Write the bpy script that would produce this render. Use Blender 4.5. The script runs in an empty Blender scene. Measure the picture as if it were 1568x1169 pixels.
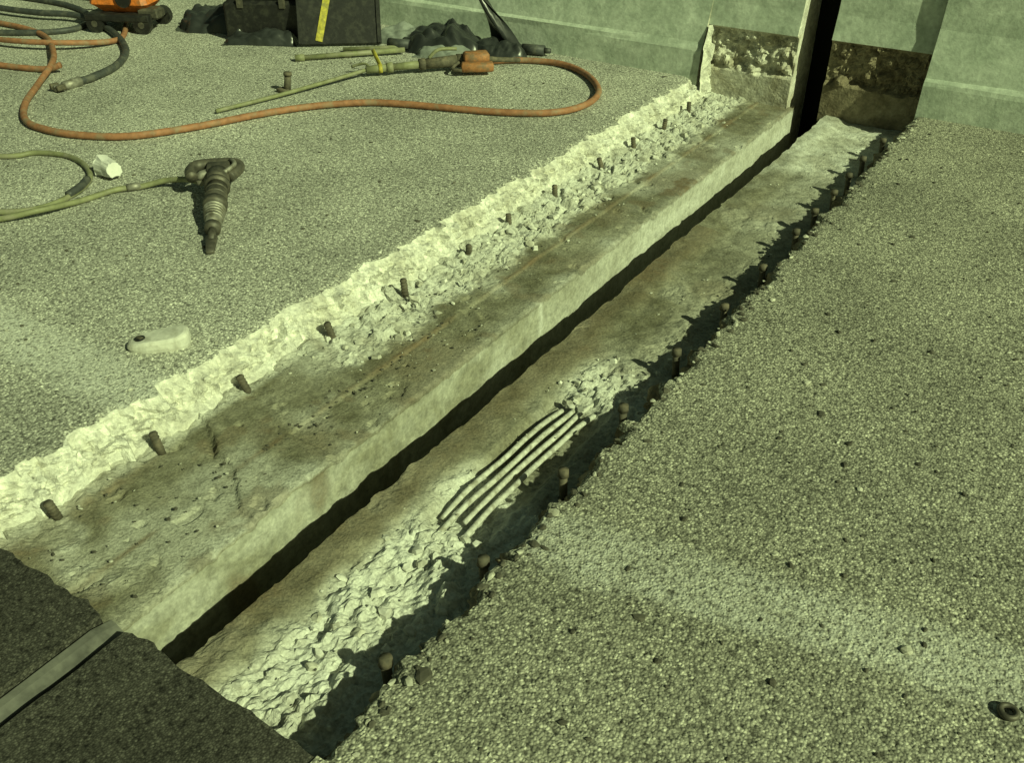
import bpy, math, random
from mathutils import Vector, noise, Matrix
random.seed(7)
R=math.radians
S=bpy.context.scene
V=Vector

# ---------------------------------------------------------------- helpers
def new_obj(name, verts, faces, mats, midx=None, smooth=False, attrs=None, parent=None):
    me=bpy.data.meshes.new(name); me.from_pydata(verts,[],faces); me.update()
    for m in (mats if isinstance(mats,(list,tuple)) else [mats]): me.materials.append(m)
    if midx: me.polygons.foreach_set("material_index",midx)
    if smooth: me.polygons.foreach_set("use_smooth",[True]*len(faces))
    if attrs:
        for k,v in attrs.items():
            a=me.attributes.new(k,'FLOAT','POINT'); a.data.foreach_set("value",v)
    ob=bpy.data.objects.new(name,me); S.collection.objects.link(ob)
    if parent: ob.parent=parent
    return ob

class MB:
    """mesh builder collecting several shapes with material slots"""
    def __init__(s): s.v=[];s.f=[];s.m=[]
    def add(s,v,f,m=0):
        o=len(s.v); s.v+= [tuple(p) for p in v]; s.f+=[tuple(i+o for i in q) for q in f]; s.m+=[m]*len(f)
    def cyl(s,a,b,r0,r1=None,n=14,m=0,cap=True):
        a=V(a);b=V(b);r1=r0 if r1 is None else r1
        d=(b-a).normalized(); u=d.orthogonal().normalized(); w=d.cross(u)
        vs=[];fs=[]
        for c,r in((a,r0),(b,r1)):
            for i in range(n):
                t=2*math.pi*i/n; vs.append(c+u*r*math.cos(t)+w*r*math.sin(t))
        for i in range(n): fs.append((i,(i+1)%n,n+(i+1)%n,n+i))
        if cap: fs.append(tuple(range(n))[::-1]); fs.append(tuple(range(n,2*n)))
        s.add(vs,fs,m)
    def box(s,c,sz,rot=None,m=0,bev=.12,taper=1.0):
        x,y,z=[q/2 for q in sz]; b=min(x,y,z)*bev*2
        vs=[];rot=rot or Matrix.Identity(3)
        lv=[(-z,1-b/x if x else 1,1-b/y,1),(-z+b,1,1,1),(z-b,1,1,taper),(z,1-b/x,1-b/y,taper)]
        for zz,fx,fy,tp in lv:
            X=x*tp;Y=y*tp;cx=b
            if fx<1: X-=b;Y-=b
            pts=[(X,Y-cx*.5),(X-cx*.5,Y),(-X+cx*.5,Y),(-X,Y-cx*.5),(-X,-Y+cx*.5),(-X+cx*.5,-Y),(X-cx*.5,-Y),(X,-Y+cx*.5)]
            for p in pts: vs.append(V(c)+rot@V((p[0],p[1],zz)))
        fs=[]
        for k in range(3):
            for i in range(8): fs.append((k*8+i,k*8+(i+1)%8,(k+1)*8+(i+1)%8,(k+1)*8+i))
        fs.append(tuple(range(8))[::-1]); fs.append(tuple(range(24,32)))
        s.add(vs,fs,m)
    def tube(s,pts,r,n=10,m=0,sub=8,closed=False):
        P=[V(p) for p in pts]; Q=[]
        for i in range(len(P)-1):
            p0=P[max(i-1,0)];p1=P[i];p2=P[i+1];p3=P[min(i+2,len(P)-1)]
            for k in range(sub):
                t=k/sub
                Q.append(.5*((2*p1)+(p2-p0)*t+(2*p0-5*p1+4*p2-p3)*t*t+(3*p1-p0-3*p2+p3)*t**3))
        Q.append(P[-1]); vs=[];fs=[]; up=V((0,0,1))
        for i,q in enumerate(Q):
            d=(Q[min(i+1,len(Q)-1)]-Q[max(i-1,0)]).normalized()
            u=d.cross(up); u=u.normalized() if u.length>1e-3 else V((1,0,0)); w=u.cross(d)
            rr=r(i/len(Q)) if callable(r) else r
            for j in range(n):
                t=2*math.pi*j/n; vs.append(q+u*rr*math.cos(t)+w*rr*math.sin(t))
        for i in range(len(Q)-1):
            for j in range(n): fs.append((i*n+j,i*n+(j+1)%n,(i+1)*n+(j+1)%n,(i+1)*n+j))
        fs.append(tuple(range(n))[::-1]); fs.append(tuple(range((len(Q)-1)*n,len(Q)*n)))
        s.add(vs,fs,m)
    def stone(s,c,r,fl=.7,m=0,seed=0):
        t=(1+5**.5)/2
        iv=[(-1,t,0),(1,t,0),(-1,-t,0),(1,-t,0),(0,-1,t),(0,1,t),(0,-1,-t),(0,1,-t),(t,0,-1),(t,0,1),(-t,0,-1),(-t,0,1)]
        fc=[(0,11,5),(0,5,1),(0,1,7),(0,7,10),(0,10,11),(1,5,9),(5,11,4),(11,10,2),(10,7,6),(7,1,8),(3,9,4),(3,4,2),(3,2,6),(3,6,8),(3,8,9),(4,9,5),(2,4,11),(6,2,10),(8,6,7),(9,8,1)]
        a=random.random()*6.28; ca,sa=math.cos(a),math.sin(a)
        st=(random.uniform(.8,1.45),random.uniform(.6,1),fl*random.uniform(.6,1.1))
        vs=[]
        for p in iv:
            q=V(p).normalized()*r*random.uniform(.62,1.15)
            q=V((q.x*st[0],q.y*st[1],q.z*st[2]))
            vs.append((c[0]+q.x*ca-q.y*sa,c[1]+q.x*sa+q.y*ca,c[2]+q.z))
        s.add(vs,fc,m)
    def chunk(s,c,r,m=0):
        # angular broken-concrete flake: clipped tilted slab
        k=random.randint(4,6); a0=random.random()*6.28
        tilt=Matrix.Rotation(random.uniform(-.45,.45),3,'X')@Matrix.Rotation(random.uniform(-.45,.45),3,'Y')
        th=r*random.uniform(.25,.55); vs=[]
        angs=[a0+6.283*i/k+random.uniform(-.3,.3) for i in range(k)]; rad=[r*random.uniform(.65,1.2) for _ in range(k)]
        el=random.uniform(.6,1)
        for z,f in((-th,1.15),(th*.5,1.0),(th,random.uniform(.55,.85))):
            ox,oy=random.uniform(-.15,.15)*r,random.uniform(-.15,.15)*r
            for a,q in zip(angs,rad): vs.append(V(c)+tilt@V((math.cos(a)*q*f+ox,math.sin(a)*q*f*el+oy,z+random.uniform(-.12,.12)*r)))
        fs=[]
        for L_ in range(2):
            for i in range(k): fs.append((L_*k+i,L_*k+(i+1)%k,(L_+1)*k+(i+1)%k,(L_+1)*k+i))
        fs.append(tuple(range(2*k,3*k)))
        s.add(vs,fs,m)
    def obj(s,name,mats,smooth=False,parent=None):
        return new_obj(name,s.v,s.f,mats,s.m,smooth,parent=parent)

def mat(name,rough=.9,metal=0,spec=.3):
    m=bpy.data.materials.new(name); m.use_nodes=True; nt=m.node_tree
    b=nt.nodes["Principled BSDF"]; b.inputs["Roughness"].default_value=rough; b.inputs["Metallic"].default_value=metal
    b.inputs["Specular IOR Level"].default_value=spec
    return m,nt,b
def coords(nt,scale=(1,1,1)):
    tc=nt.nodes.new("ShaderNodeTexCoord"); return tc.outputs["Object"]
def nz(nt,co,scale,detail=3,rough=.55,dist=0):
    n=nt.nodes.new("ShaderNodeTexNoise"); n.inputs["Scale"].default_value=scale;n.inputs["Detail"].default_value=detail
    n.inputs["Roughness"].default_value=rough;n.inputs["Distortion"].default_value=dist
    nt.links.new(co,n.inputs["Vector"]); return n.outputs["Fac"]
def vorn(nt,co,scale):
    n=nt.nodes.new("ShaderNodeTexVoronoi"); n.inputs["Scale"].default_value=scale
    nt.links.new(co,n.inputs["Vector"]); return n.outputs["Distance"],n.outputs["Color"]
def ramp(nt,fac,stops):
    n=nt.nodes.new("ShaderNodeValToRGB"); e=n.color_ramp.elements
    while len(e)<len(stops): e.new(.5)
    for x,(p,c) in zip(e,stops):
        x.position=p; x.color=(c,c,c,1) if not isinstance(c,tuple) else (*c,1)
    nt.links.new(fac,n.inputs[0]); return n.outputs[0]
def mix(nt,a,b,f,mode='MIX'):
    n=nt.nodes.new("ShaderNodeMix"); n.data_type='RGBA'; n.blend_type=mode
    for s,i in((a,6),(b,7)):
        if isinstance(s,tuple): n.inputs[i].default_value=(*s,1)
        else: nt.links.new(s,n.inputs[i])
    if isinstance(f,(int,float)): n.inputs[0].default_value=f
    else: nt.links.new(f,n.inputs[0])
    return n.outputs[2]
def mth(nt,op,a,b=0.0,c=None):
    n=nt.nodes.new("ShaderNodeMath"); n.operation=op
    for i,s in enumerate((a,b,c)):
        if s is None: continue
        if isinstance(s,(int,float)): n.inputs[i].default_value=s
        else: nt.links.new(s,n.inputs[i])
    return n.outputs[0]
def bump(nt,b,h,strength=.6,dist=.005):
    n=nt.nodes.new("ShaderNodeBump"); n.inputs["Strength"].default_value=strength; n.inputs["Distance"].default_value=dist
    nt.links.new(h,n.inputs["Height"])
    nt.links.new(n.outputs[0],b.inputs["Normal"]); return n.outputs[0]

# ---------------------------------------------------------------- materials
def asphalt(name,base,line=None,cell=150,dark=.45,bs=.6,dust=None):
    m,nt,b=mat(name,.93,0,.25); co=coords(nt)
    d,col=vorn(nt,co,cell)
    sep=nt.nodes.new("ShaderNodeSeparateColor"); nt.links.new(col,sep.inputs[0])
    grain=ramp(nt,sep.outputs[0],[(0,dark),(.25,.75),(.75,1.05),(1,1.75)])
    pit=ramp(nt,d,[(.35,1.0),(.8,.50)])
    c=mix(nt,base,grain,1,'MULTIPLY'); c=mix(nt,c,pit,1,'MULTIPLY')
    c=mix(nt,c,ramp(nt,nz(nt,co,1.1,4,.65),[(.3,.70),(.7,1.25)]),1,'MULTIPLY')
    n2=nz(nt,co,60,2,.6)
    c=mix(nt,c,ramp(nt,n2,[(.30,.33),(.42,.93),(.7,1.20)]),1,'MULTIPLY')
    if dust: c=mix(nt,c,dust,mth(nt,'MULTIPLY',ramp(nt,nz(nt,co,5,4,.7),[(.52,0.0),(.72,.6)]),n2))
    if line:
        y0,y1,k,pc,amt=line
        sx=nt.nodes.new("ShaderNodeSeparateXYZ"); nt.links.new(co,sx.inputs[0])
        yy=mth(nt,'SUBTRACT',sx.outputs[1],mth(nt,'MULTIPLY',sx.outputs[0],k))
        wn=nz(nt,co,6,4,.75)
        yy=mth(nt,'ADD',yy,mth(nt,'MULTIPLY_ADD',wn,.14,-.07))
        dd=mth(nt,'ABSOLUTE',mth(nt,'SUBTRACT',yy,(y0+y1)/2))
        ms=ramp(nt,mth(nt,'DIVIDE',dd,(y1-y0)),[(.32,1.0),(.60,0.0)])
        ff=mth(nt,'MULTIPLY',mth(nt,'MULTIPLY',ms,ramp(nt,n2,[(.35,.15),(.58,1.0)])),mth(nt,'MULTIPLY',ramp(nt,wn,[(.35,.45),(.6,1.0)]),amt))
        c=mix(nt,c,pc,ff)
    nt.links.new(c,b.inputs["Base Color"])
    hh=mth(nt,'MULTIPLY',ramp(nt,d,[(0,1.0),(.8,0.0)]),mth(nt,'ADD',sep.outputs[1],.4))
    hh=mth(nt,'ADD',hh,mth(nt,'MULTIPLY',n2,2.4))
    bump(nt,b,hh,bs,.0045)
    return m
M_asL=asphalt("asphalt_pale",(.53,.53,.46),(1.20,1.42,0,(.64,.65,.60),.75),150)
M_asR=asphalt("asphalt_worn",(.39,.385,.31),(1.50,1.70,.17,(.60,.61,.55),.7),140,.4,.65)
M_asD=asphalt("asphalt_dark",(.07,.068,.057),None,190,.6,.4,(.13,.13,.11))

def concrete(name,base,stain,light=(.66,.67,.61),bs=.5,fine=70,amt=1.0,attr=False,spec=.2,sl=(.38,.64)):
    m,nt,b=mat(name,.9,0,spec); co=coords(nt)
    s=ramp(nt,nz(nt,co,5,4,.62,.6),[(sl[0],0.0),(sl[1],1.0)])
    c=mix(nt,stain,base,s)
    n28=nz(nt,co,28,3,.65); nf=nz(nt,co,fine*1.6,3,.65)
    c=mix(nt,c,ramp(nt,n28,[(.3,1-.3*amt),(.7,1+.2*amt)]),1,'MULTIPLY')
    c=mix(nt,c,ramp(nt,nf,[(.3,1-.2*amt),(.7,1+.16*amt)]),1,'MULTIPLY')
    if attr:
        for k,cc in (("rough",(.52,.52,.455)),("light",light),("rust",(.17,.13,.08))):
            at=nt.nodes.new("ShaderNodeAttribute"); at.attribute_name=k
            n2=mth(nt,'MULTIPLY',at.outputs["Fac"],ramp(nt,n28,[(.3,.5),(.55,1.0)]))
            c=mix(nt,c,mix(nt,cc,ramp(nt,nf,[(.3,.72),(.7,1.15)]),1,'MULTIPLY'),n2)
    nt.links.new(c,b.inputs["Base Color"])
    h=mth(nt,'ADD',nf,n28)
    bump(nt,b,h,bs,.008)
    return m
M_conc=concrete("recess_concrete",(.30,.29,.22),(.155,.148,.10),attr=True)
M_break=concrete("broken_concrete",(.78,.78,.71),(.58,.57,.49),bs=.8,fine=48,amt=1.0)
M_face=concrete("joint_face_concrete",(.44,.445,.37),(.28,.275,.205),bs=.2,fine=60,attr=True)
M_bar=concrete("barrier_concrete",(.60,.66,.57),(.42,.48,.40),bs=.2,fine=30,amt=.6)
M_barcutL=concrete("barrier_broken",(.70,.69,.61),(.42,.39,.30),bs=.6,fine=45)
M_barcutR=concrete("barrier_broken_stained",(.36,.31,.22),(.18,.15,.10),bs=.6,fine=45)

def simple(name,col,rough=.6,metal=0,spec=.4,var=.35,scale=40,bs=.15,dirt=None):
    m,nt,b=mat(name,rough,metal,spec); co=coords(nt)
    c=mix(nt,col,ramp(nt,nz(nt,co,scale,4,.6),[(.3,1-var),(.7,1+var)]),1,'MULTIPLY')
    if dirt: c=mix(nt,c,dirt,ramp(nt,nz(nt,co,scale*.6,4,.65),[(.48,0.0),(.66,.85)]))
    nt.links.new(c,b.inputs["Base Color"])
    bump(nt,b,nz(nt,co,scale*2,3),bs,.003)
    return m
M_rust=simple("weathered_rebar_steel",(.105,.095,.07),.8,.2,dirt=(.20,.17,.12))
M_steel=simple("worn_steel",(.30,.29,.25),.55,.4,dirt=(.12,.11,.08))
M_bars=simple("dusty_bars",(.55,.55,.49),.8,0,.2,.3,60,.5,dirt=(.26,.25,.19))
M_dsteel=simple("dark_tool_steel",(.085,.08,.065),.55,.3,dirt=(.16,.145,.11))
M_hoseO=simple("orange_rubber",(.32,.15,.08),.65,0,.3,.3,25,dirt=(.27,.20,.13))
M_hoseG=simple("olive_rubber",(.21,.22,.12),.55,0,.35,.25,25,dirt=(.27,.26,.19))
M_hoseK=simple("black_rubber",(.05,.055,.055),.55,0,.4,.3,25,dirt=(.12,.12,.1))
M_black=simple("black_plastic",(.014,.014,.014),.5,0,.4,dirt=(.04,.04,.033))
M_yel=simple("yellow_paint",(.46,.40,.06),.6,dirt=(.24,.22,.08))
M_org=simple("orange_paint",(.62,.17,.03),.5,dirt=(.3,.13,.05))
M_orgd=simple("dirty_orange_paint",(.34,.15,.06),.65,dirt=(.16,.12,.075))
M_wht=simple("white_card",(.72,.72,.68),.7,0,.3,.1)
M_grey=simple("grey_plastic",(.60,.60,.54),.6,0,.3,.15,dirt=(.40,.39,.33))
M_seal=simple("joint_seal_rubber",(.12,.12,.108),.8,0,.2,.35,18,dirt=(.18,.18,.155))
M_bag=simple("black_polythene",(.03,.033,.033),.33,0,.5,.3,8,.05)
M_clear=simple("grey_polythene",(.22,.24,.22),.3,0,.5,.3,8,.05)
M_stD=simple("dark_gravel",(.085,.08,.062),.9); M_stL=simple("pale_gravel",(.66,.66,.59),.9,dirt=(.44,.43,.36)); M_stM=simple("mid_gravel",(.48,.475,.40),.9,dirt=(.27,.26,.20))
M_unlit=simple("unlit_black",(.012,.013,.010),1,0,.1,.3,.2)  # near-black colour stands in for darkness below and beyond the deck

# ---------------------------------------------------------------- noise shapes
def fract(x,y,sc,seed=0.,an=.8):
    d,p=noise.voronoi(V((x*sc,y*sc*an,seed)))
    q=p[0]; c=noise.cell_vector(q*7.31+V((seed,3.1,1.7)))
    dx=x*sc-q.x; dy=y*sc*an-q.y
    return (c.x-.5)+ (c.y-.5)*dx*1.3+(c.z-.5)*dy*1.3
def cob(x,y,sc,seed=0.):
    d,p=noise.voronoi(V((x*sc,y*sc,seed)))
    c=noise.cell_vector(p[0]*7.31+V((seed,3.1,1.7)))
    return min(1.,(d[1]-d[0])*2.2)*(.45+.9*c.x)-.4
def fb(x,y,s,z=0.,o=3): return noise.fractal(V((x*s,y*s,z)),1.0,2.0,o)
def sst(a,b,x):
    t=min(1,max(0,(x-a)/(b-a))); return t*t*(3-2*t)
def gauss(x,c,w): return math.exp(-((x-c)/w)**2)

def strip(name,ys,prof,mats):
    verts=[];at={"rough":[],"light":[],"rust":[]};midx=[];faces=[];n=None
    for y in ys:
        pr=prof(y)
        if n is None: n=len(pr); seg=[q[6] for q in pr]
        for q in pr:
            verts.append((q[0],y+q[2],q[1])); at["rough"].append(q[3]);at["light"].append(q[4]);at["rust"].append(q[5])
    for j in range(len(ys)-1):
        for i in range(n-1):
            a=j*n+i; faces.append((a,a+1,a+n+1,a+n)); midx.append(seg[i])
    return new_obj(name,verts,faces,mats,midx,False,at)
def frange(a,b,s):
    k=int(round((b-a)/s)); return [a+(b-a)*i/k for i in range(k+1)]
Y0,Y1=.70,5.44
def broken(x,y,k):
    wx=x+.022*fb(x,y,14,1,2); wy=y+.022*fb(x,y,14,2,2)
    return k*(.018*cob(wx,wy,13,21.)+.010*cob(wx,wy,32,22.)+.014*fract(wx,wy,9,24.,.8)+.011*fb(x,y,24,3)+.004*fb(x,y,70,5,2))
def left_prof(y):
    out=[]
    e=-2.187+.028*fb(0,y,5,1)+.026*fract(0.3,y,12,2.)+.014*fract(0.7,y,38,3.)
    e2=e-.035*max(0,fb(0,y,9,7))
    toe=-2.108+.026*fb(0,y,6,5)+.03*fract(.1,y,14,8.)
    for i in range(7):
        x=-2.32+(e2+2.32)*i/6; out.append((x,-.004*(i==6),0,0,0,0,0 if i<6 else 1))
    for i in range(1,21):
        t=i/21; z=-.102*(t**.80); x=e2+(toe-e2)*(t**.95)
        k=math.sin(math.pi*min(1,t*1.05))
        d=(.042*fract(z*1.3,y,12,11.)+.028*fract(z,y,30,12.)+.016*cob(z,y,34,13.)+.012*fb(z,y,60,3))*k
        out.append((x+d*.75,z+d*.50,.008*fb(y,z,50,9)*k,0,0,0,1))
    W=-1.602+.004*fb(0,y,8,2)
    for i in range(0,74):
        t=i/73; x=toe+(W-toe)*t
        bnd=-1.86+.06*fb(0,y,2.2,4)
        ra=(1-sst(bnd-.05,bnd+.03,x+.03*fb(x,y,12,8)))*sst(1.75,2.15,y+.25*fb(x,y,4,6))
        ra=max(ra,.35*sst(.35,.6,fb(x,y,3,15)))
        ra=max(ra,.6*(1-sst(-2.08,-2.04,x)))
        z=-.102+.0015*fb(x,y,20,5)+.004*fb(x,y,3,5)
        z+=broken(x,y,ra)+ra*.004
        z-=.014*(1-sst(1.372,1.382,y+.5*(x+2.0)+.03*fb(x,y,8,9)))
        z-=.008*sst(-1.80,-1.79,x+.004*fb(0,y,6,8))*(y>1.5)
        z-=.012*sst(W-.012,W,x)*(.4+fb(0,y,20,3))
        z-=.010*sst(.45,.6,fb(x,y,11,66))*(1-ra)
        rl=.8*gauss(x,-1.80+.006*fb(0,y,3,1),.010)*sst(-.4,.2,fb(0,y,3,60))+.45*sst(.05,.5,fb(x,y,2.2,33))+.5*sst(.25,.5,fb(x,y,7,34))
        li=.7*sst(-.05,.4,fb(x,y,2.6,44))*(1-ra)*.55+.25*gauss(x,W,.05)+.65*ra*sst(-.35,.3,fb(x,y,9,25))
        out.append((x,z,0,ra,min(1,li),min(1,rl)*(1-ra),2))
    zt=out[-1][1]
    for i in range(1,30):
        t=i/29; z=zt-(.40*t if t<.8 else .32+(t-.8)*3.5)
        li=1.0*gauss(y+.05*z+.01*fb(z,0,12,2),2.62,.015)*(z>-.25)+.9*gauss(y,4.38,.02)*(z>-.2)+.35*sst(.1,.5,fb(y*.6,z*2,4,50))+.5*sst(2.0,3.8,y)
        ru=.7*sst(.1,.5,fb(y,z*.5,5,51))*(1-sst(1.2,2.6,y))
        out.append((W+.002*fb(y,z,15,9),z,0,0,min(1,li),ru,3))
    return out
ys=frange(Y0,Y1,.0095)
strip("excavated_joint_recess",ys,left_prof,[M_asL,M_break,M_conc,M_face])

def right_prof(y):
    out=[]
    W=-1.402+.006*fb(0,y,9,62)+.007*fract(.2,y,18,63.)
    cav=sst(1.42,1.5,y)*(1-sst(2.1,2.2,y))
    def floor(x):
        r1=(1-sst(1.45,1.75,y+.3*fb(x,y,3,70)))*sst(-1.33,-1.24,x+.05*fb(x,y,6,1))
        r2=gauss(y,2.28,.16)*sst(-1.30,-1.2,x)
        r3=.45*sst(-1.2,-1.05,x)*(1-.6*sst(2.8,3.6,y))
        ra=min(1,max(r1,r2,r3,.3*sst(.3,.6,fb(x,y,3,71))))
        z=-.120-.012*sst(-1.34,-1.26,x+.02*fb(0,y,5,3))+.010*fb(x,y,4,72)+.003*fb(x,y,20,5)
        z+=broken(x+3,y,ra*1.05)
        z-=.034*cav*sst(-1.27,-1.24,x+.01*fb(0,y,12,3))*(1-sst(-1.08,-1.04,x))
        li=max(.95*sst(4.15,4.75,y+.2*fb(x,y,4,2))*(1-.3*sst(5.2,5.4,y)),.9*r1,.8*r2, .35*sst(3.0,4.2,y)*sst(-1.3,-1.2,x))
        li*=.6+.5*sst(-.3,.4,fb(x,y,7,81))
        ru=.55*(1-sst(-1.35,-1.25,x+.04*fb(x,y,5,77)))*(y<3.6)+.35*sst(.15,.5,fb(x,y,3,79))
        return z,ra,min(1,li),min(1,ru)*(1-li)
    z0,ra,li,ru=floor(W)
    for i in range(14):
        t=1-i/13; out.append((W,z0-.06*min(1,t*4)-.9*max(0,t-.25),0,0,0,.3,3))
    e=-.89+.018*fb(0,y,5,90)+.030*fract(.3,y,11,91.)+.014*fract(.3,y,36,92.)
    toe=-.955+.02*fb(0,y,6,93)
    for i in range(0,66):
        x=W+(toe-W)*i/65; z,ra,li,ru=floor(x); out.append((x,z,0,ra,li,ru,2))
    zf=out[-1][1]
    for i in range(1,18):
        t=i/18; z=zf*(1-t); k=math.sin(math.pi*t)
        d=(.035*fract(z*1.2,y,15,95.)+.02*fract(z,y,34,96.))*k
        out.append((toe+(e-toe)*t-d,z,0,0,0,0,1 if t<.75 else 0))
    for i in range(7):
        x=e+(-.74-e)*i/6; out.append((x,-.003*(i==0),0,0,0,0,0))
    return out
strip("excavated_joint_recess",ys,right_prof,[M_asR,M_barcutR,M_conc,M_face])

# ---------------------------------------------------------------- deck
def rects(name,rs,m):
    v=[];f=[]
    for x0,y0,x1,y1,z in rs:
        o=len(v); v+=[(x0,y0,z),(x1,y0,z),(x1,y1,z),(x0,y1,z)]; f.append((o,o+1,o+2,o+3))
    return new_obj(name,v,f,m)
rects("road_surface",[(-40,-30,-2.32,5.3,0),(-2.32,-30,-2.19,Y0,0)],M_asL)
rects("road_surface",[(-.74,-30,40,5.3,0),(-.91,-30,-.74,Y0,0)],M_asR)
rects("bearing_shelf",[(-3,-5,0,6.2,-1.02)],M_unlit)
rects("ground",[(-3000,-3000,3000,3000,-7)],M_unlit)
def dark_block(x0,x1,z):
    nx=max(6,int((x1-x0)/.02)); v=[];f=[]
    yy=frange(-1.2,Y0,.03); yy=[-6]+yy
    for j,y in enumerate(yy):
        for i in range(nx+1):
            x=x0+(x1-x0)*i/nx
            ey=y+(.008*fb(x,0,9,4)+.007*fract(x,0,40,5.) if j==len(yy)-1 else 0)
            v.append((x,ey,z+.004*fb(x,y,6,3)))
    for j in range(len(yy)-1):
        for i in range(nx): a=j*(nx+1)+i; f.append((a,a+1,a+nx+2,a+nx+1))
    top=(len(yy)-1)*(nx+1); o=len(v)
    for i in range(nx+1): v.append((v[top+i][0],v[top+i][1]+.004,-.95))
    for i in range(nx): f.append((top+i,top+i+1,o+i+1,o+i))
    for side in (0,nx):
        o=len(v)
        for j in range(len(yy)): q=v[j*(nx+1)+side]; v.append((q[0],q[1],-.3))
        for j in range(len(yy)-1): f.append((j*(nx+1)+side,(j+1)*(nx+1)+side,o+j+1,o+j))
    return v,f
v,f=dark_block(-2.19,-1.565,-.002); new_obj("old_asphalt_strip",v,f,M_asD)
v,f=dark_block(-1.478,-.91,-.004); new_obj("old_asphalt_strip",v,f,M_asD)
vs=[];fs=[];pr=[(-1.566,-.05),(-1.560,-.020),(-1.552,-.014),(-1.535,-.018),(-1.522,-.026),(-1.510,-.032),(-1.503,-.05)]
yy=[-5,-2,-1]+frange(-.5,.71,.05)
for y in yy:
    for (x,z) in pr: vs.append((x+.003*fb(0,y,5,2),y,z+.003*fb(x,y,7,1)-(.012 if y>.69 else 0)))
n=len(pr)
for j in range(len(yy)-1):
    for i in range(n-1): a=j*n+i; fs.append((a,a+1,a+n+1,a+n))
new_obj("expansion_joint_seal",vs,fs,M_seal)

# ---------------------------------------------------------------- barrier
FULL=[(5.26,-.9),(5.262,.0),(5.280,.150),(5.288,.175),(5.305,.195),(5.335,.285),(5.38,.42),(5.50,1.15),(5.90,1.15),(5.90,-.9)]
CUT=[(5.445,-1.0),(5.445,.262),(5.40,.284),(5.352,.290),(5.385,.42),(5.50,1.15),(5.90,1.15),(5.90,-1.0)]
def prism(mb,prof,x0,x1,m=0,mc=0,nseg=1,jit=0,dy=0):
    n=len(prof); vs=[];fs=[]
    for k in range(nseg+1):
        x=x0+(x1-x0)*k/nseg
        for i,(y,z) in enumerate(prof):
            low=(2<=i<=5)
            vs.append((x,y+dy+jit*fb(x,z*3,1.3,i)*.5,z+(jit*fb(x,i,1.1,9) if low else 0)))
    for k in range(nseg):
        for i in range(n): a=k*n+i;b=k*n+(i+1)%n; fs.append((a,b,b+n,a+n))
    mb.add(vs,fs,m)
    mb.add([vs[i] for i in range(n)],[tuple(range(n))],mc); mb.add([vs[nseg*n+i] for i in range(n)],[tuple(range(n))[::-1]],mc)
def cutface(mb,x0,x1,m,seed,dy=0):
    nx=int((x1-x0)/.009); nzv=50; vs=[];fs=[]
    for j in range(nzv+1):
        z=-.16+(.455)*j/nzv
        for i in range(nx+1):
            x=x0+(x1-x0)*i/nx
            lim=.060+.020*fb(x,0,9,seed)
            up=sst(lim-.012,lim+.01,z)
            ed=1-sst(.27,.292,z)
            edge=min(1,i/2,(nx-i)/2)
            wx=x+.02*fb(x,z,14,2,2); wz=z+.02*fb(x,z,14,3,2)
            y=5.350*(1-up)+5.378*up
            y-=up*(.034*cob(wx,wz,12,seed)+.016*cob(wx,wz,32,seed+1)+.024*fb(x,z,9,3)+.008*fb(x,z,50,4,2))*edge*(.5+.5*ed)
            y+=.002*fb(x,z,20,1)
            y=y*ed+(5.354)*(1-ed)
            vs.append((x,min(y,5.443)+dy,z+.010*(1-ed)*fract(x,0,20,5.)))
    for j in range(nzv):
        for i in range(nx): a=j*(nx+1)+i; fs.append((a,a+1,a+nx+2,a+nx+1))
    for side in(0,nx):
        o=len(vs)
        for j in range(nzv+1): q=vs[j*(nx+1)+side]; vs.append((q[0],5.446+dy,q[2]))
        for j in range(nzv): fs.append((j*(nx+1)+side,(j+1)*(nx+1)+side,o+j+1,o+j))
    mb.add(vs,fs,m)
mb=MB()
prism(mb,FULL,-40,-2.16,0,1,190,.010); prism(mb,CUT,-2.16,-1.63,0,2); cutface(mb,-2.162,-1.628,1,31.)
vs=[];fs=[]
for j in range(30):
    z=-.10+.39*j/29; yf=5.262+(.02*z/.15 if z<.17 else .02+(z-.17)*.55) 
    for i in range(14):
        t=i/13; y=yf-.02+(5.40-yf+.02)*t; k=math.sin(math.pi*t)
        vs.append((-2.150+.02*k+.030*fract(y,z,16,5.)*(.3+k)+.03*(1-j/29),y,z))
for j in range(29):
    for i in range(13): a=j*14+i; fs.append((a,a+1,a+15,a+14))
mb.add(vs,fs,2)
mb.obj("concrete_barrier",[M_bar,M_barcutL,M_break])
mb=MB(); DY=.035
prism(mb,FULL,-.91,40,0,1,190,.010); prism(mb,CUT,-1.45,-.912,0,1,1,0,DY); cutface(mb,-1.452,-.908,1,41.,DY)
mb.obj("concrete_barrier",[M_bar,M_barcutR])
mb=MB(); mb.box((-1.54,5.75,.1),(.178,.14,2.0),m=0); mb.obj("added_gap_blackout",M_unlit)  # black block added to darken the gap, not a barrier part

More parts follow.
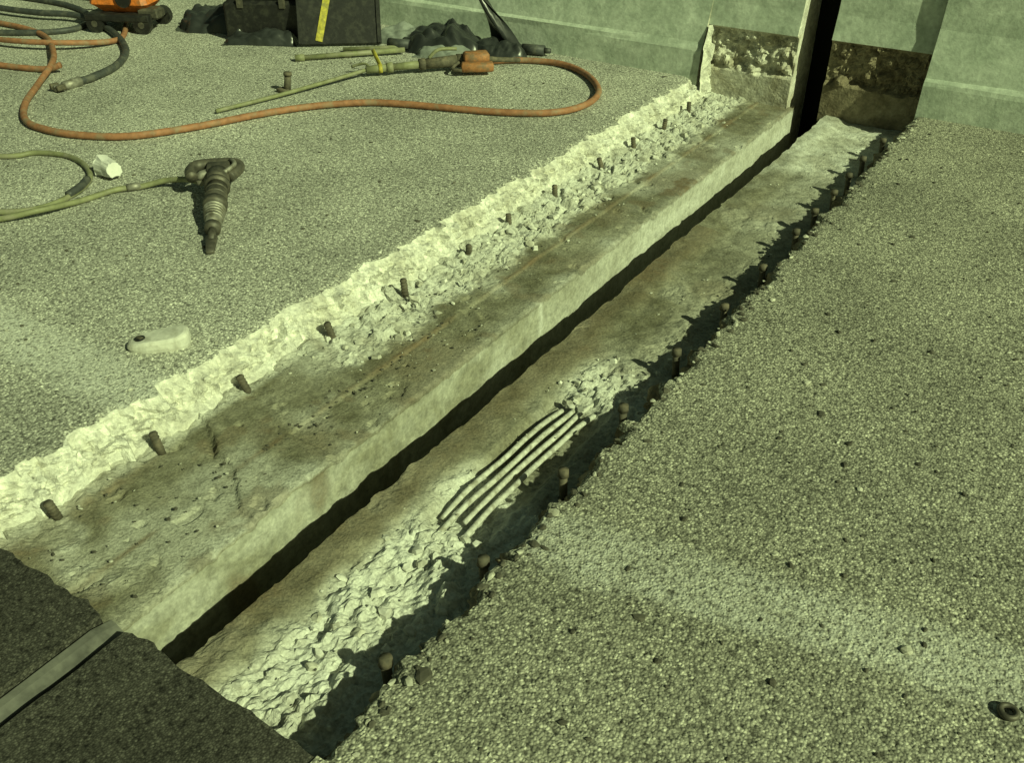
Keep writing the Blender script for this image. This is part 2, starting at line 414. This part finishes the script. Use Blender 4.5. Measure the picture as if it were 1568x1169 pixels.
# ---------------------------------------------------------------- rebar stubs, bolts, exposed bars
mb=MB()
for y in [.90,1.24,1.60,1.99,2.38,2.78,3.11,3.49,3.93,4.26,4.62,4.95]:
    x=-2.055+random.uniform(-.012,.012); h=random.uniform(.046,.062); tx,ty=random.uniform(-.022,.010),random.uniform(-.016,.014)
    P0=V((x,y,-.125)); P1=V((x+tx,y+ty,-.10+h)); LL=P1-P0
    mb.cyl(P0,P1,.0125,.0115,12)
    for t in(.3,.45,.6,.75,.9): mb.cyl(P0+LL*t,P0+LL*(t+.04),.0136,.0136,12)
mb.obj("rebar_stubs",M_rust,True)
mb=MB()
for y in [.97,1.34,1.71,2.08,2.45,2.82,3.2,3.57,3.82,4.05,4.3,4.55,4.85]:
    x=-.960+random.uniform(-.01,.008); y+=random.uniform(-.02,.02)
    mb.cyl((x,y,-.14),(x-.005,y,-.030),.012,.012,12); mb.cyl((x-.005,y,-.040),(x-.006,y+.004,-.018),.017,.015,10)
mb.obj("anchor_bolts",M_rust,True)
mb=MB()
for q,(dx,ya,yb) in enumerate(((-.055,1.50,2.12),(-.018,1.44,2.20),(.010,1.52,2.24),(.045,1.47,2.16))):
    dz=.004*(q%2)-.004
    pts=[]
    for k in range(7):
        y=ya+(yb-ya)*k/6; sk=(y-1.8)*.03
        pts.append((-1.160+dx+sk+random.uniform(-.003,.003),y,-.138+dz-(.016 if k in(0,6) else 0)+random.uniform(-.003,.003)))
    mb.tube(pts,.0085,10,0,6)
mb.obj("exposed_reinforcement_bars",M_bars,True)

# ---------------------------------------------------------------- rubble and gravel
mb=MB()
for i in range(230):
    y=random.uniform(1.85,5.25); x=random.triangular(-2.10,-1.80,-1.98)
    r=random.choice([.006,.008,.011,.014,.018,.024])
    mb.chunk((x,y,-.100+random.uniform(-.005,.005)),r,random.choice([0,0,1]))
for i in range(200):
    y=random.uniform(1.7,5.2); x=random.triangular(-2.10,-1.65,-1.90)
    r=random.choice([.003,.004,.006]); mb.stone((x,y,-.102+r*.4),r,.5,random.choice([0,1,1,2]))
for i in range(190):
    y=random.uniform(.75,2.4); x=random.uniform(-2.08,-1.63); r=random.choice([.002,.003,.004,.006])
    mb.stone((x,y,-.107+r*.4),r,.6,random.choice([1,2,2]))
for i in range(70):
    y=random.gauss(1.75,.25); x=-1.80+random.gauss(0,.03); r=random.choice([.003,.005,.007]); mb.stone((x,y,-.104+r*.4),r,.6,2)
for i in range(90):
    y=random.choice([random.uniform(.75,1.5),random.gauss(2.3,.12)]); x=random.uniform(-1.30,-.99)
    if 1.5<y<2.12: continue
    r=random.choice([.004,.006,.009,.014,.018]); mb.chunk((x,y,-.130+random.uniform(-.004,.004)),r,random.choice([0,0,1]))
for i in range(150):
    y=random.uniform(.8,5.2); x=random.uniform(-1.33,-.98)
    r=random.choice([.003,.004,.006]); mb.stone((x,y,-.130+r*.4),r,.55,random.choice([0,1,1,2]))
mb.obj("concrete_rubble",[M_stL,M_stM,M_stD])
mb=MB()
for i in range(170):
    y=random.uniform(.72,5.2); x=-.89+abs(random.gauss(0,.03))-.012; r=random.choice([.005,.007,.010,.014])
    mb.stone((x,y,r*.2),r,.7,random.choice([1,2,2]))
for i in range(120):
    y=random.uniform(.72,5.2); x=-2.2-abs(random.gauss(0,.02)); r=random.choice([.003,.005,.008])
    mb.stone((x,y,r*.3),r,.7,random.choice([0,0,1]))
for i in range(1300):
    y=random.uniform(.3,5.2); x=random.uniform(-.86,1.6); r=random.choice([.0025,.003,.004,.005])
    mb.stone((x,y,r*.35),r,.7,random.choice([0,1,2,2]))
for i in range(230):
    y=random.uniform(.4,5.0); x=-.88+random.random()**1.5*2.3; r=random.triangular(.005,.013,.007)
    mb.stone((x,y,r*.3),r,.6,random.choice([2,2,2,1]))
for i in range(60):
    y=random.uniform(1.2,5.0); x=random.uniform(-4.5,-2.3); r=random.uniform(.005,.010)
    mb.stone((x,y,r*.3),r,.6,2)
for i in range(700):
    y=random.uniform(1.2,5.2); x=random.uniform(-5.5,-2.25); r=random.choice([.0025,.003,.004,.006])
    mb.stone((x,y,r*.35),r,.7,random.choice([0,1,2,2]))
for x,y,r,m in [(-.85,.96,.026,2),(-.03,1.58,.020,1),(-.46,2.33,.018,2),(-.55,1.35,.014,2),(.1,2.9,.013,2),(-2.33,5.18,.02,2),(-2.28,2.75,.018,2)]:
    mb.stone((x,y,r*.15),r,.35,m)
mb.obj("loose_gravel",[M_stL,M_stM,M_stD])

# ---------------------------------------------------------------- hoses
A=[(-3.39,4.78),(-3.19,4.96),(-2.95,5.02),(-2.70,4.90),(-2.49,4.66),(-2.43,4.42),(-2.50,4.21),(-2.70,4.07),(-2.97,3.97),(-3.25,3.88),(-3.45,3.78),(-3.64,3.58),(-3.78,3.33),(-3.91,3.00),(-4.07,2.73),(-4.30,2.60),(-4.52,2.56),(-4.72,2.59),(-4.97,2.75),(-5.23,3.00),(-5.45,3.25),(-5.70,3.43),(-6.18,3.69),(-6.58,3.75),(-7.2,3.7)]
mb=MB(); mb.tube([(x,y,.021+(.03 if 20<=i<=21 else 0)) for i,(x,y) in enumerate(A)],.018,12)
mb.tube([(-7.4,3.1,.02),(-6.4,3.05,.02),(-5.9,3.1,.02),(-5.5,3.2,.022),(-5.38,3.26,.05)],.018,12)
mb.tube([(-7.6,3.5,.02),(-6.9,3.4,.02),(-6.2,3.42,.05),(-5.8,3.6,.05),(-5.7,3.9,.02),(-6.0,4.2,.02)],.018,12)
mb.obj("orange_air_hose",M_hoseO,True)
B=[(-7.6,3.95),(-7.11,3.94),(-6.72,4.00),(-6.40,4.10),(-5.97,4.04),(-5.46,3.78),(-5.19,3.51),(-5.09,3.28),(-5.08,3.16)]
mb=MB(); mb.tube([(x,y,.05 if i<4 else .024) for i,(x,y) in enumerate(B)],.022,12)
mb.tube([(-7.6,4.3,.02),(-6.9,4.35,.02),(-6.4,4.2,.02),(-6.2,3.9,.02),(-6.5,3.6,.02),(-7.2,3.3,.02)],.02,12)
mb.cyl((-5.08,3.17,.024),(-5.07,3.06,.024),.028,.026,14,1); mb.cyl((-5.07,3.06,.024),(-5.07,3.0,.024),.017,.017,12,1)
for s in(-1,1): mb.box((-5.07+s*.03,3.02,.03),(.02,.05,.03),m=2)
mb.obj("black_air_hose",[M_hoseK,M_steel,M_rust],True)
C=[(-4.9,2.0),(-4.37,2.22),(-4.27,2.34),(-4.11,2.40),(-3.93,2.37),(-3.77,2.28),(-3.68,2.14),(-3.66,1.97),(-3.77,1.84),(-4.1,1.65)]
D=[(-4.0,1.50),(-3.72,1.77),(-3.60,1.91),(-3.585,2.09),(-3.56,2.26),(-3.50,2.34),(-3.42,2.42),(-3.30,2.45),(-3.22,2.45)]
mb=MB(); mb.tube([(x,y,.014) for x,y in C],.0125,10)
mb.tube([(x,y,.016+(.02 if i==2 else 0)+(.02 if i==6 else .04 if i>=7 else 0)) for i,(x,y) in enumerate(D)],.0125,10)
mb.tube([(-3.74,2.25,.03),(-3.69,2.18,.03),(-3.67,2.10,.022)],.0165,10,1,4)
mb.cyl((-3.535,2.30,.018),(-3.50,2.345,.02),.017,.016,12,2)
mb.obj("olive_air_hose",[M_hoseG,M_hoseK,M_steel],True)

# ---------------------------------------------------------------- chipping hammer
mb=MB()
h0=V((-3.09,2.43,.085)); tip=V((-2.755,2.075,.012)); ax=(tip-h0).normalized(); L=.62
h0=tip-ax*L
P=lambda t,o=V((0,0,0)): h0+ax*L*t+o
side=ax.cross(V((0,0,1))).normalized(); upv=side.cross(ax).normalized()
FR=Matrix((side,upv,ax)).transposed()
mb.cyl(P(.06),P(.20),.046,.050,18); mb.cyl(P(.20),P(.24),.053,.053,18); mb.cyl(P(.24),P(.46),.043,.043,18)
for k in range(2): mb.cyl(P(.29+k*.07),P(.305+k*.07),.046,.046,18)
mb.cyl(P(.44),P(.50),.050,.048,18); mb.cyl(P(.50),P(.60),.039,.037,18)
for k in range(5): mb.cyl(P(.52+k*.028),P(.532+k*.028),.045-.002*k,.045-.002*k,18,1)
mb.cyl(P(.60),P(.71),.038,.028,18,1); mb.cyl(P(.71),P(.76),.032,.032,16)
mb.cyl(P(.74),P(.88),.016,.015,12,0)
mb.box(P(.93),(.044,.020,.11),rot=FR,m=0,bev=.2,taper=.7)
hd=[P(.10,-side*.045),P(.0,-side*.08),P(-.07,-side*.07),P(-.09,side*0.0),P(-.08,side*.09),P(-.01,side*.12),P(.08,side*.11)]
mb.tube(hd,.025,12,0,6); mb.box(P(.0,-side*.0),(.10,.05,.08),rot=FR,bev=.2)
mb.tube([P(.12,-side*.03+upv*.03),P(.04,-side*.07+upv*.035),P(-.05,-side*.055+upv*.03)],.010,8,1,5)
mb.tube([P(.02,side*.03),P(.04,side*.08-upv*.01),V((-3.22,2.45,.056))],.019,12,1,5)
mb.obj("pneumatic_chipping_hammer",[M_dsteel,M_steel],True)

# ---------------------------------------------------------------- long pneumatic tool with lance
mb=MB()
mb.tube([(-4.02,3.24,.018),(-3.93,3.62,.022),(-3.84,4.05,.035),(-3.78,4.28,.05)],.011,10,1,6)
a=V((-3.80,4.20,.045)); b=V((-3.40,4.66,.06)); d=(b-a)
Q=lambda t,o=V((0,0,0)): a+d*t+o
mb.cyl(Q(0),Q(.22),.022,.022,14,1); mb.cyl(Q(.20),Q(.26),.03,.03,14,1); mb.cyl(Q(.26),Q(.55),.021,.024,14,1)
mb.cyl(Q(.52),Q(.58),.034,.034,14,0); mb.cyl(Q(.58),Q(.92),.030,.036,14,0); mb.cyl(Q(.90),Q(1.0),.040,.036,14,0)
sd=d.cross(V((0,0,1))).normalized()
mb.tube([Q(.05,sd*.0),Q(.0,-sd*.06+V((0,0,.02))),Q(-.12,-sd*.10)],.008,8,1,5)
mb.tube([Q(.62,V((0,0,.03))),Q(.72,V((0,0,.075))),Q(.90,V((0,0,.07)))],.011,8,1,5)
gp=V((-3.33,4.66,.06))
mb.box(gp+V((0.0,.0,.02)),(.15,.085,.075),rot=Matrix.Rotation(R(45),3,'Z'),m=2,bev=.15)
mb.box(gp+V((.05,-.06,-.01)),(.07,.19,.05),rot=Matrix.Rotation(R(-50),3,'Z'),m=2,bev=.15)
mb.tube([gp+V((-.08,-.06,0)),gp+V((-.07,-.15,-.02)),gp+V((.0,-.15,-.02))],.010,8,0,5)
mb.tube([gp+V((-.01,.03,0)),gp+V((.0,.12,-.01)),(-3.30,4.86,.03),(-3.19,4.96,.021)],.016,10,0,5)
mb.cyl(Q(.12),Q(.155),.027,.027,12,3); mb.box(Q(.13,V((-.03,.02,.045))),(.028,.004,.12),rot=Matrix.Rotation(R(-30),3,'Y'),m=3)
mb.obj("pneumatic_lance_tool",[M_rust,M_hoseG,M_orgd,M_yel],True)
mb=MB(); mb.cyl((-4.40,4.22,.02),(-3.93,4.72,.03),.016,.016,12); mb.cyl((-4.40,4.22,.02),(-4.36,4.262,.021),.022,.022,12); mb.cyl((-4.20,4.45,.02),(-4.17,4.48,.02),.020,.020,12)
mb.cyl((-4.30,4.55,.018),(-3.85,4.95,.02),.012,.012,10)
mb.obj("steel_lance_tube",M_hoseG,True)
mb=MB(); mb.cyl((-3.985,3.73,.0),(-3.975,3.74,.10),.020,.018,14); mb.cyl((-3.975,3.74,.095),(-3.974,3.741,.112),.024,.022,14); mb.box((-4.0,3.72,.012),(.07,.05,.022),m=0)
mb.obj("steel_drift_pin",M_rust,True)

# ---------------------------------------------------------------- small litter
def lathe(mb,c,axis,prof,n=24,m=0,cr=.1):
    axis=V(axis).normalized();u=axis.orthogonal().normalized();w=axis.cross(u);vs=[];fs=[]
    for t,r in prof:
        for i in range(n):
            a=2*math.pi*i/n; k=1+cr*noise.noise(V((math.cos(a)*2,math.sin(a)*2,t*30)))*2; vs.append(V(c)+axis*t+u*r*k*math.cos(a)+w*r*k*math.sin(a))
    for j in range(len(prof)-1):
        for i in range(n): fs.append((j*n+i,j*n+(i+1)%n,(j+1)*n+(i+1)%n,(j+1)*n+i))
    mb.add(vs,fs,m)
mb=MB(); lathe(mb,(-3.73,2.36,.045),(-.75,.15,-.1),[(-.055,.0),(-.055,.036),(0,.042),(.055,.048),(.06,.050),(.058,.044),(0,.036),(-.045,.03),(-.045,0)],24,0,.18)
mb.obj("crushed_paper_cup",M_wht,False)
def wedge():
    mb=MB(); n=32
    c=V((-2.375,1.525,0)); a1=R(49); ex=V((math.cos(a1),math.sin(a1),0)); ey=V((-math.sin(a1),math.cos(a1),0))
    vs=[];fs=[]
    for (s,z) in[(.97,.0),(1.02,.012),(1.0,.030),(.93,.038),(.85,.041),(.0,.042)]:
        for i in range(n):
            t=2*math.pi*i/n; cx=math.copysign(abs(math.cos(t))**.6,math.cos(t))*.098*s; cy=math.copysign(abs(math.sin(t))**.8,math.sin(t))*.046*s*(1+.3*math.cos(t))
            vs.append(c+ex*cx+ey*cy+V((0,0,z+.012*math.cos(t)*s*(z>.02))))
    for j in range(5):
        for i in range(n): fs.append((j*n+i,j*n+(i+1)%n,(j+1)*n+(i+1)%n,(j+1)*n+i))
    mb.add(vs,fs,0)
    mb.cyl(c-ex*.055+V((0,0,.015)),c-ex*.055+V((0,0,.0385)),.018,.017,14,1)  # solid black plug stands for the shade inside a hole
    mb.box(c-ex*.055+V((0,0,.0385)),(.02,.014,.004),m=2)
    mb.obj("plastic_wedge_block",[M_grey,M_black,M_rust],False)
wedge()
mb=MB(); n=20;vs=[];fs=[]
for i in range(n):
    for j in range(8):
        t=2*math.pi*i/n;q=2*math.pi*j/8; vs.append((.18+(.016+.006*math.cos(q))*math.cos(t),1.53+(.016+.006*math.cos(q))*math.sin(t),.008+.007*math.sin(q)))
for i in range(n):
    for j in range(8): fs.append((i*8+j,i*8+(j+1)%8,((i+1)%n)*8+(j+1)%8,((i+1)%n)*8+j))
mb.add(vs,fs); mb.obj("steel_ring",M_dsteel,True)

# ---------------------------------------------------------------- plastic bags by the barrier
def crumple(mb,c,sz,seed,m=0,rot=0,n=44):
    vs=[];fs=[];cr,sr=math.cos(rot),math.sin(rot)
    for j in range(n+1):
        for i in range(n+1):
            u=i/n*2-1;v_=j/n*2-1; r=min(1,(abs(u)**3+abs(v_)**3)**(1/3))
            env=max(0,1-r**3)**.5
            k=fb(u,v_,1.1,seed,2); k3=abs(noise.noise(V((u*2.2+v_*.8,v_*1.6,seed+4)))); k4=abs(noise.noise(V((u*5,v_*4,seed+8))))
            z=sz[2]*env*(.60+.38*k+.55*k3+.16*k4)
            x=u*sz[0]*(1+.2*fb(u,v_,1.3,seed+9)); y=v_*sz[1]*(1+.2*fb(u,v_,1.3,seed+5))
            vs.append((c[0]+x*cr-y*sr,c[1]+x*sr+y*cr,c[2]+max(.002,z)))
    for j in range(n):
        for i in range(n): a=j*(n+1)+i; fs.append((a,a+1,a+n+2,a+n+1))
    mb.add(vs,fs,m)
mb=MB()
crumple(mb,(-3.80,4.97,0),(.28,.17,.17),3.,0,R(8)); crumple(mb,(-3.44,5.08,0),(.18,.14,.11),8.,0,R(15))
crumple(mb,(-4.15,5.02,0),(.22,.15,.10),12.,1,R(10)); crumple(mb,(-3.70,4.86,0),(.20,.10,.08),17.,1,R(20))
vs=[];fs=[]
for j in range(13):
    for i in range(9):
        t=j/12;s=i/8; w=.28*(1-t*.85)
        x=-3.38+(s-.5)*w-.20*t; y=5.10+.03*math.sin(s*6+t*4)-.02*t; vs.append((x,y,.02+.32*t+.02*math.sin(s*5)))
for j in range(12):
    for i in range(8): a=j*9+i; fs.append((a,a+1,a+10,a+9))
mb.add(vs,fs,0)
mb.obj("crumpled_plastic_bag",[M_bag,M_clear],True)
mb=MB()
for (x,y,h) in[(-3.22,5.16,.07),(-4.02,4.80,.05)]:
    mb.cyl((x-.09,y-.02,.035),(x+.05,y+.02,.035),.032,.032,14); mb.cyl((x+.05,y+.02,.035),(x+.09,y+.03,.035),.018,.015,12)
mb.obj("discarded_bottles",[M_hoseK],True)

# ---------------------------------------------------------------- leaning black board with yellow stripe, tool case, orange machine
mb=MB(); rotb=Matrix.Rotation(R(38),3,'Z')@Matrix.Rotation(R(-24),3,'X')
cb=V((-4.50,4.76,.34)); mb.box(cb,(.54,.03,.72),rot=rotb,bev=.2)
mb.box(cb+rotb@V((-.05,-.0185,0)),(.045,.006,.70),rot=rotb@Matrix.Rotation(R(14),3,'Y'),m=1,bev=.1)
for s in(-1,1): mb.box(cb+rotb@V((s*.255,-.02,0)),(.02,.012,.71),rot=rotb,m=0,bev=.2)
for s in(-1,1): mb.cyl(cb+rotb@V((s*.18,.02,.25)),(cb.x+s*.14-.25,cb.y+.3+s*.12,0.01),.012,.012,8)
mb.obj("folding_barrier_board",[M_black,M_yel])
mb=MB(); rb=Matrix.Rotation(R(30),3,'Z')
mb.box((-5.0,4.62,.13),(.52,.34,.26),rot=rb,bev=.12); mb.box((-5.0,4.62,.275),(.50,.32,.03),rot=rb,bev=.3)
mb.tube([V((-5.0,4.62,.29))+rb@V((-.09,0,0)),V((-5.0,4.62,.33))+rb@V((-.07,0,0)),V((-5.0,4.62,.33))+rb@V((.07,0,0)),V((-5.0,4.62,.29))+rb@V((.09,0,0))],.012,8,0,4)
for s in(-.14,.14): mb.box(V((-5.0,4.62,.24))+rb@V((s,-.175,0)),(.04,.015,.06),rot=rb,m=1)
mb.obj("tool_case",[M_black,M_dsteel])
mb=MB(); crumple(mb,(-5.47,4.60,0),(.28,.2,.17),22.,0,R(20)); crumple(mb,(-4.92,4.46,0),(.24,.12,.11),25.,0,.5)
mb.obj("black_tarpaulin",[M_bag],True)
mb=MB(); c0=V((-5.97,4.22,0)); r2=Matrix.Rotation(R(25),3,'Z')
T=lambda x,y,z: c0+r2@V((x,y,z))
mb.box(T(0,0,.24),(.42,.28,.24),rot=r2,bev=.25,taper=.85); mb.box(T(0,-.02,.10),(.46,.32,.05),rot=r2,m=1,bev=.2)
for sx in(-.17,.17):
    for sy in(-.15,.15): mb.cyl(T(sx,sy-.025,.06),T(sx,sy+.025,.06),.062,.062,18,1); mb.cyl(T(sx,sy-.03,.06),T(sx,sy+.03,.06),.022,.022,10,2)
mb.tube([T(-.17,.1,.2),T(-.18,.12,.42),T(-.1,.1,.47),T(.1,.1,.47),T(.18,.12,.42),T(.17,.1,.2)],.014,10,1,5)
mb.cyl(T(.06,-.155,.22),T(.06,-.11,.22),.055,.055,18,1); mb.cyl(T(-.10,-.05,.35),T(-.10,-.05,.39),.03,.03,12,1)
mb.box(T(.2,-.06,.12),(.14,.12,.07),rot=r2,m=2,bev=.2)
mb.obj("orange_portable_compressor",[M_org,M_black,M_dsteel])
mb=MB(); r3=Matrix.Rotation(R(15),3,'Z')
mb.box((-6.95,4.75,.12),(.5,.35,.24),rot=r3,bev=.15); mb.box((-6.95,4.75,.255),(.3,.2,.03),rot=r3,m=1)
mb.obj("tool_case",[M_black,M_dsteel])

# ---------------------------------------------------------------- camera, light, world
cam=bpy.data.cameras.new("camera"); co=bpy.data.objects.new("camera",cam); S.collection.objects.link(co)
co.location=(0,0,1.6); co.rotation_euler=(R(56),0,R(33.4)); cam.sensor_width=36; cam.lens=1430/1568*36
cam.clip_start=.05; cam.clip_end=6000; S.camera=co
AZ=-10;EL=36
sdir=V((math.cos(R(AZ))*math.cos(R(EL)),math.sin(R(AZ))*math.cos(R(EL)),math.sin(R(EL))))
l=bpy.data.lights.new("sun",'SUN'); l.energy=4.1; l.angle=R(.8); l.color=(.86,1.0,.53)
lo=bpy.data.objects.new("sun",l); S.collection.objects.link(lo); lo.rotation_euler=sdir.to_track_quat('Z','Y').to_euler()
w=bpy.data.worlds.new("World"); S.world=w; w.use_nodes=True; nt=w.node_tree; bg=nt.nodes["Background"]
sky=nt.nodes.new("ShaderNodeTexSky"); sky.sky_type='NISHITA'; sky.sun_disc=False; sky.sun_elevation=R(EL); sky.sun_rotation=R(90-AZ)
nt.links.new(mix(nt,sky.outputs[0],(.95,1.0,.42),1,'MULTIPLY'),bg.inputs[0]); bg.inputs[1].default_value=.038
S.view_settings.view_transform='Standard'; S.view_settings.look='None'; S.view_settings.exposure=0
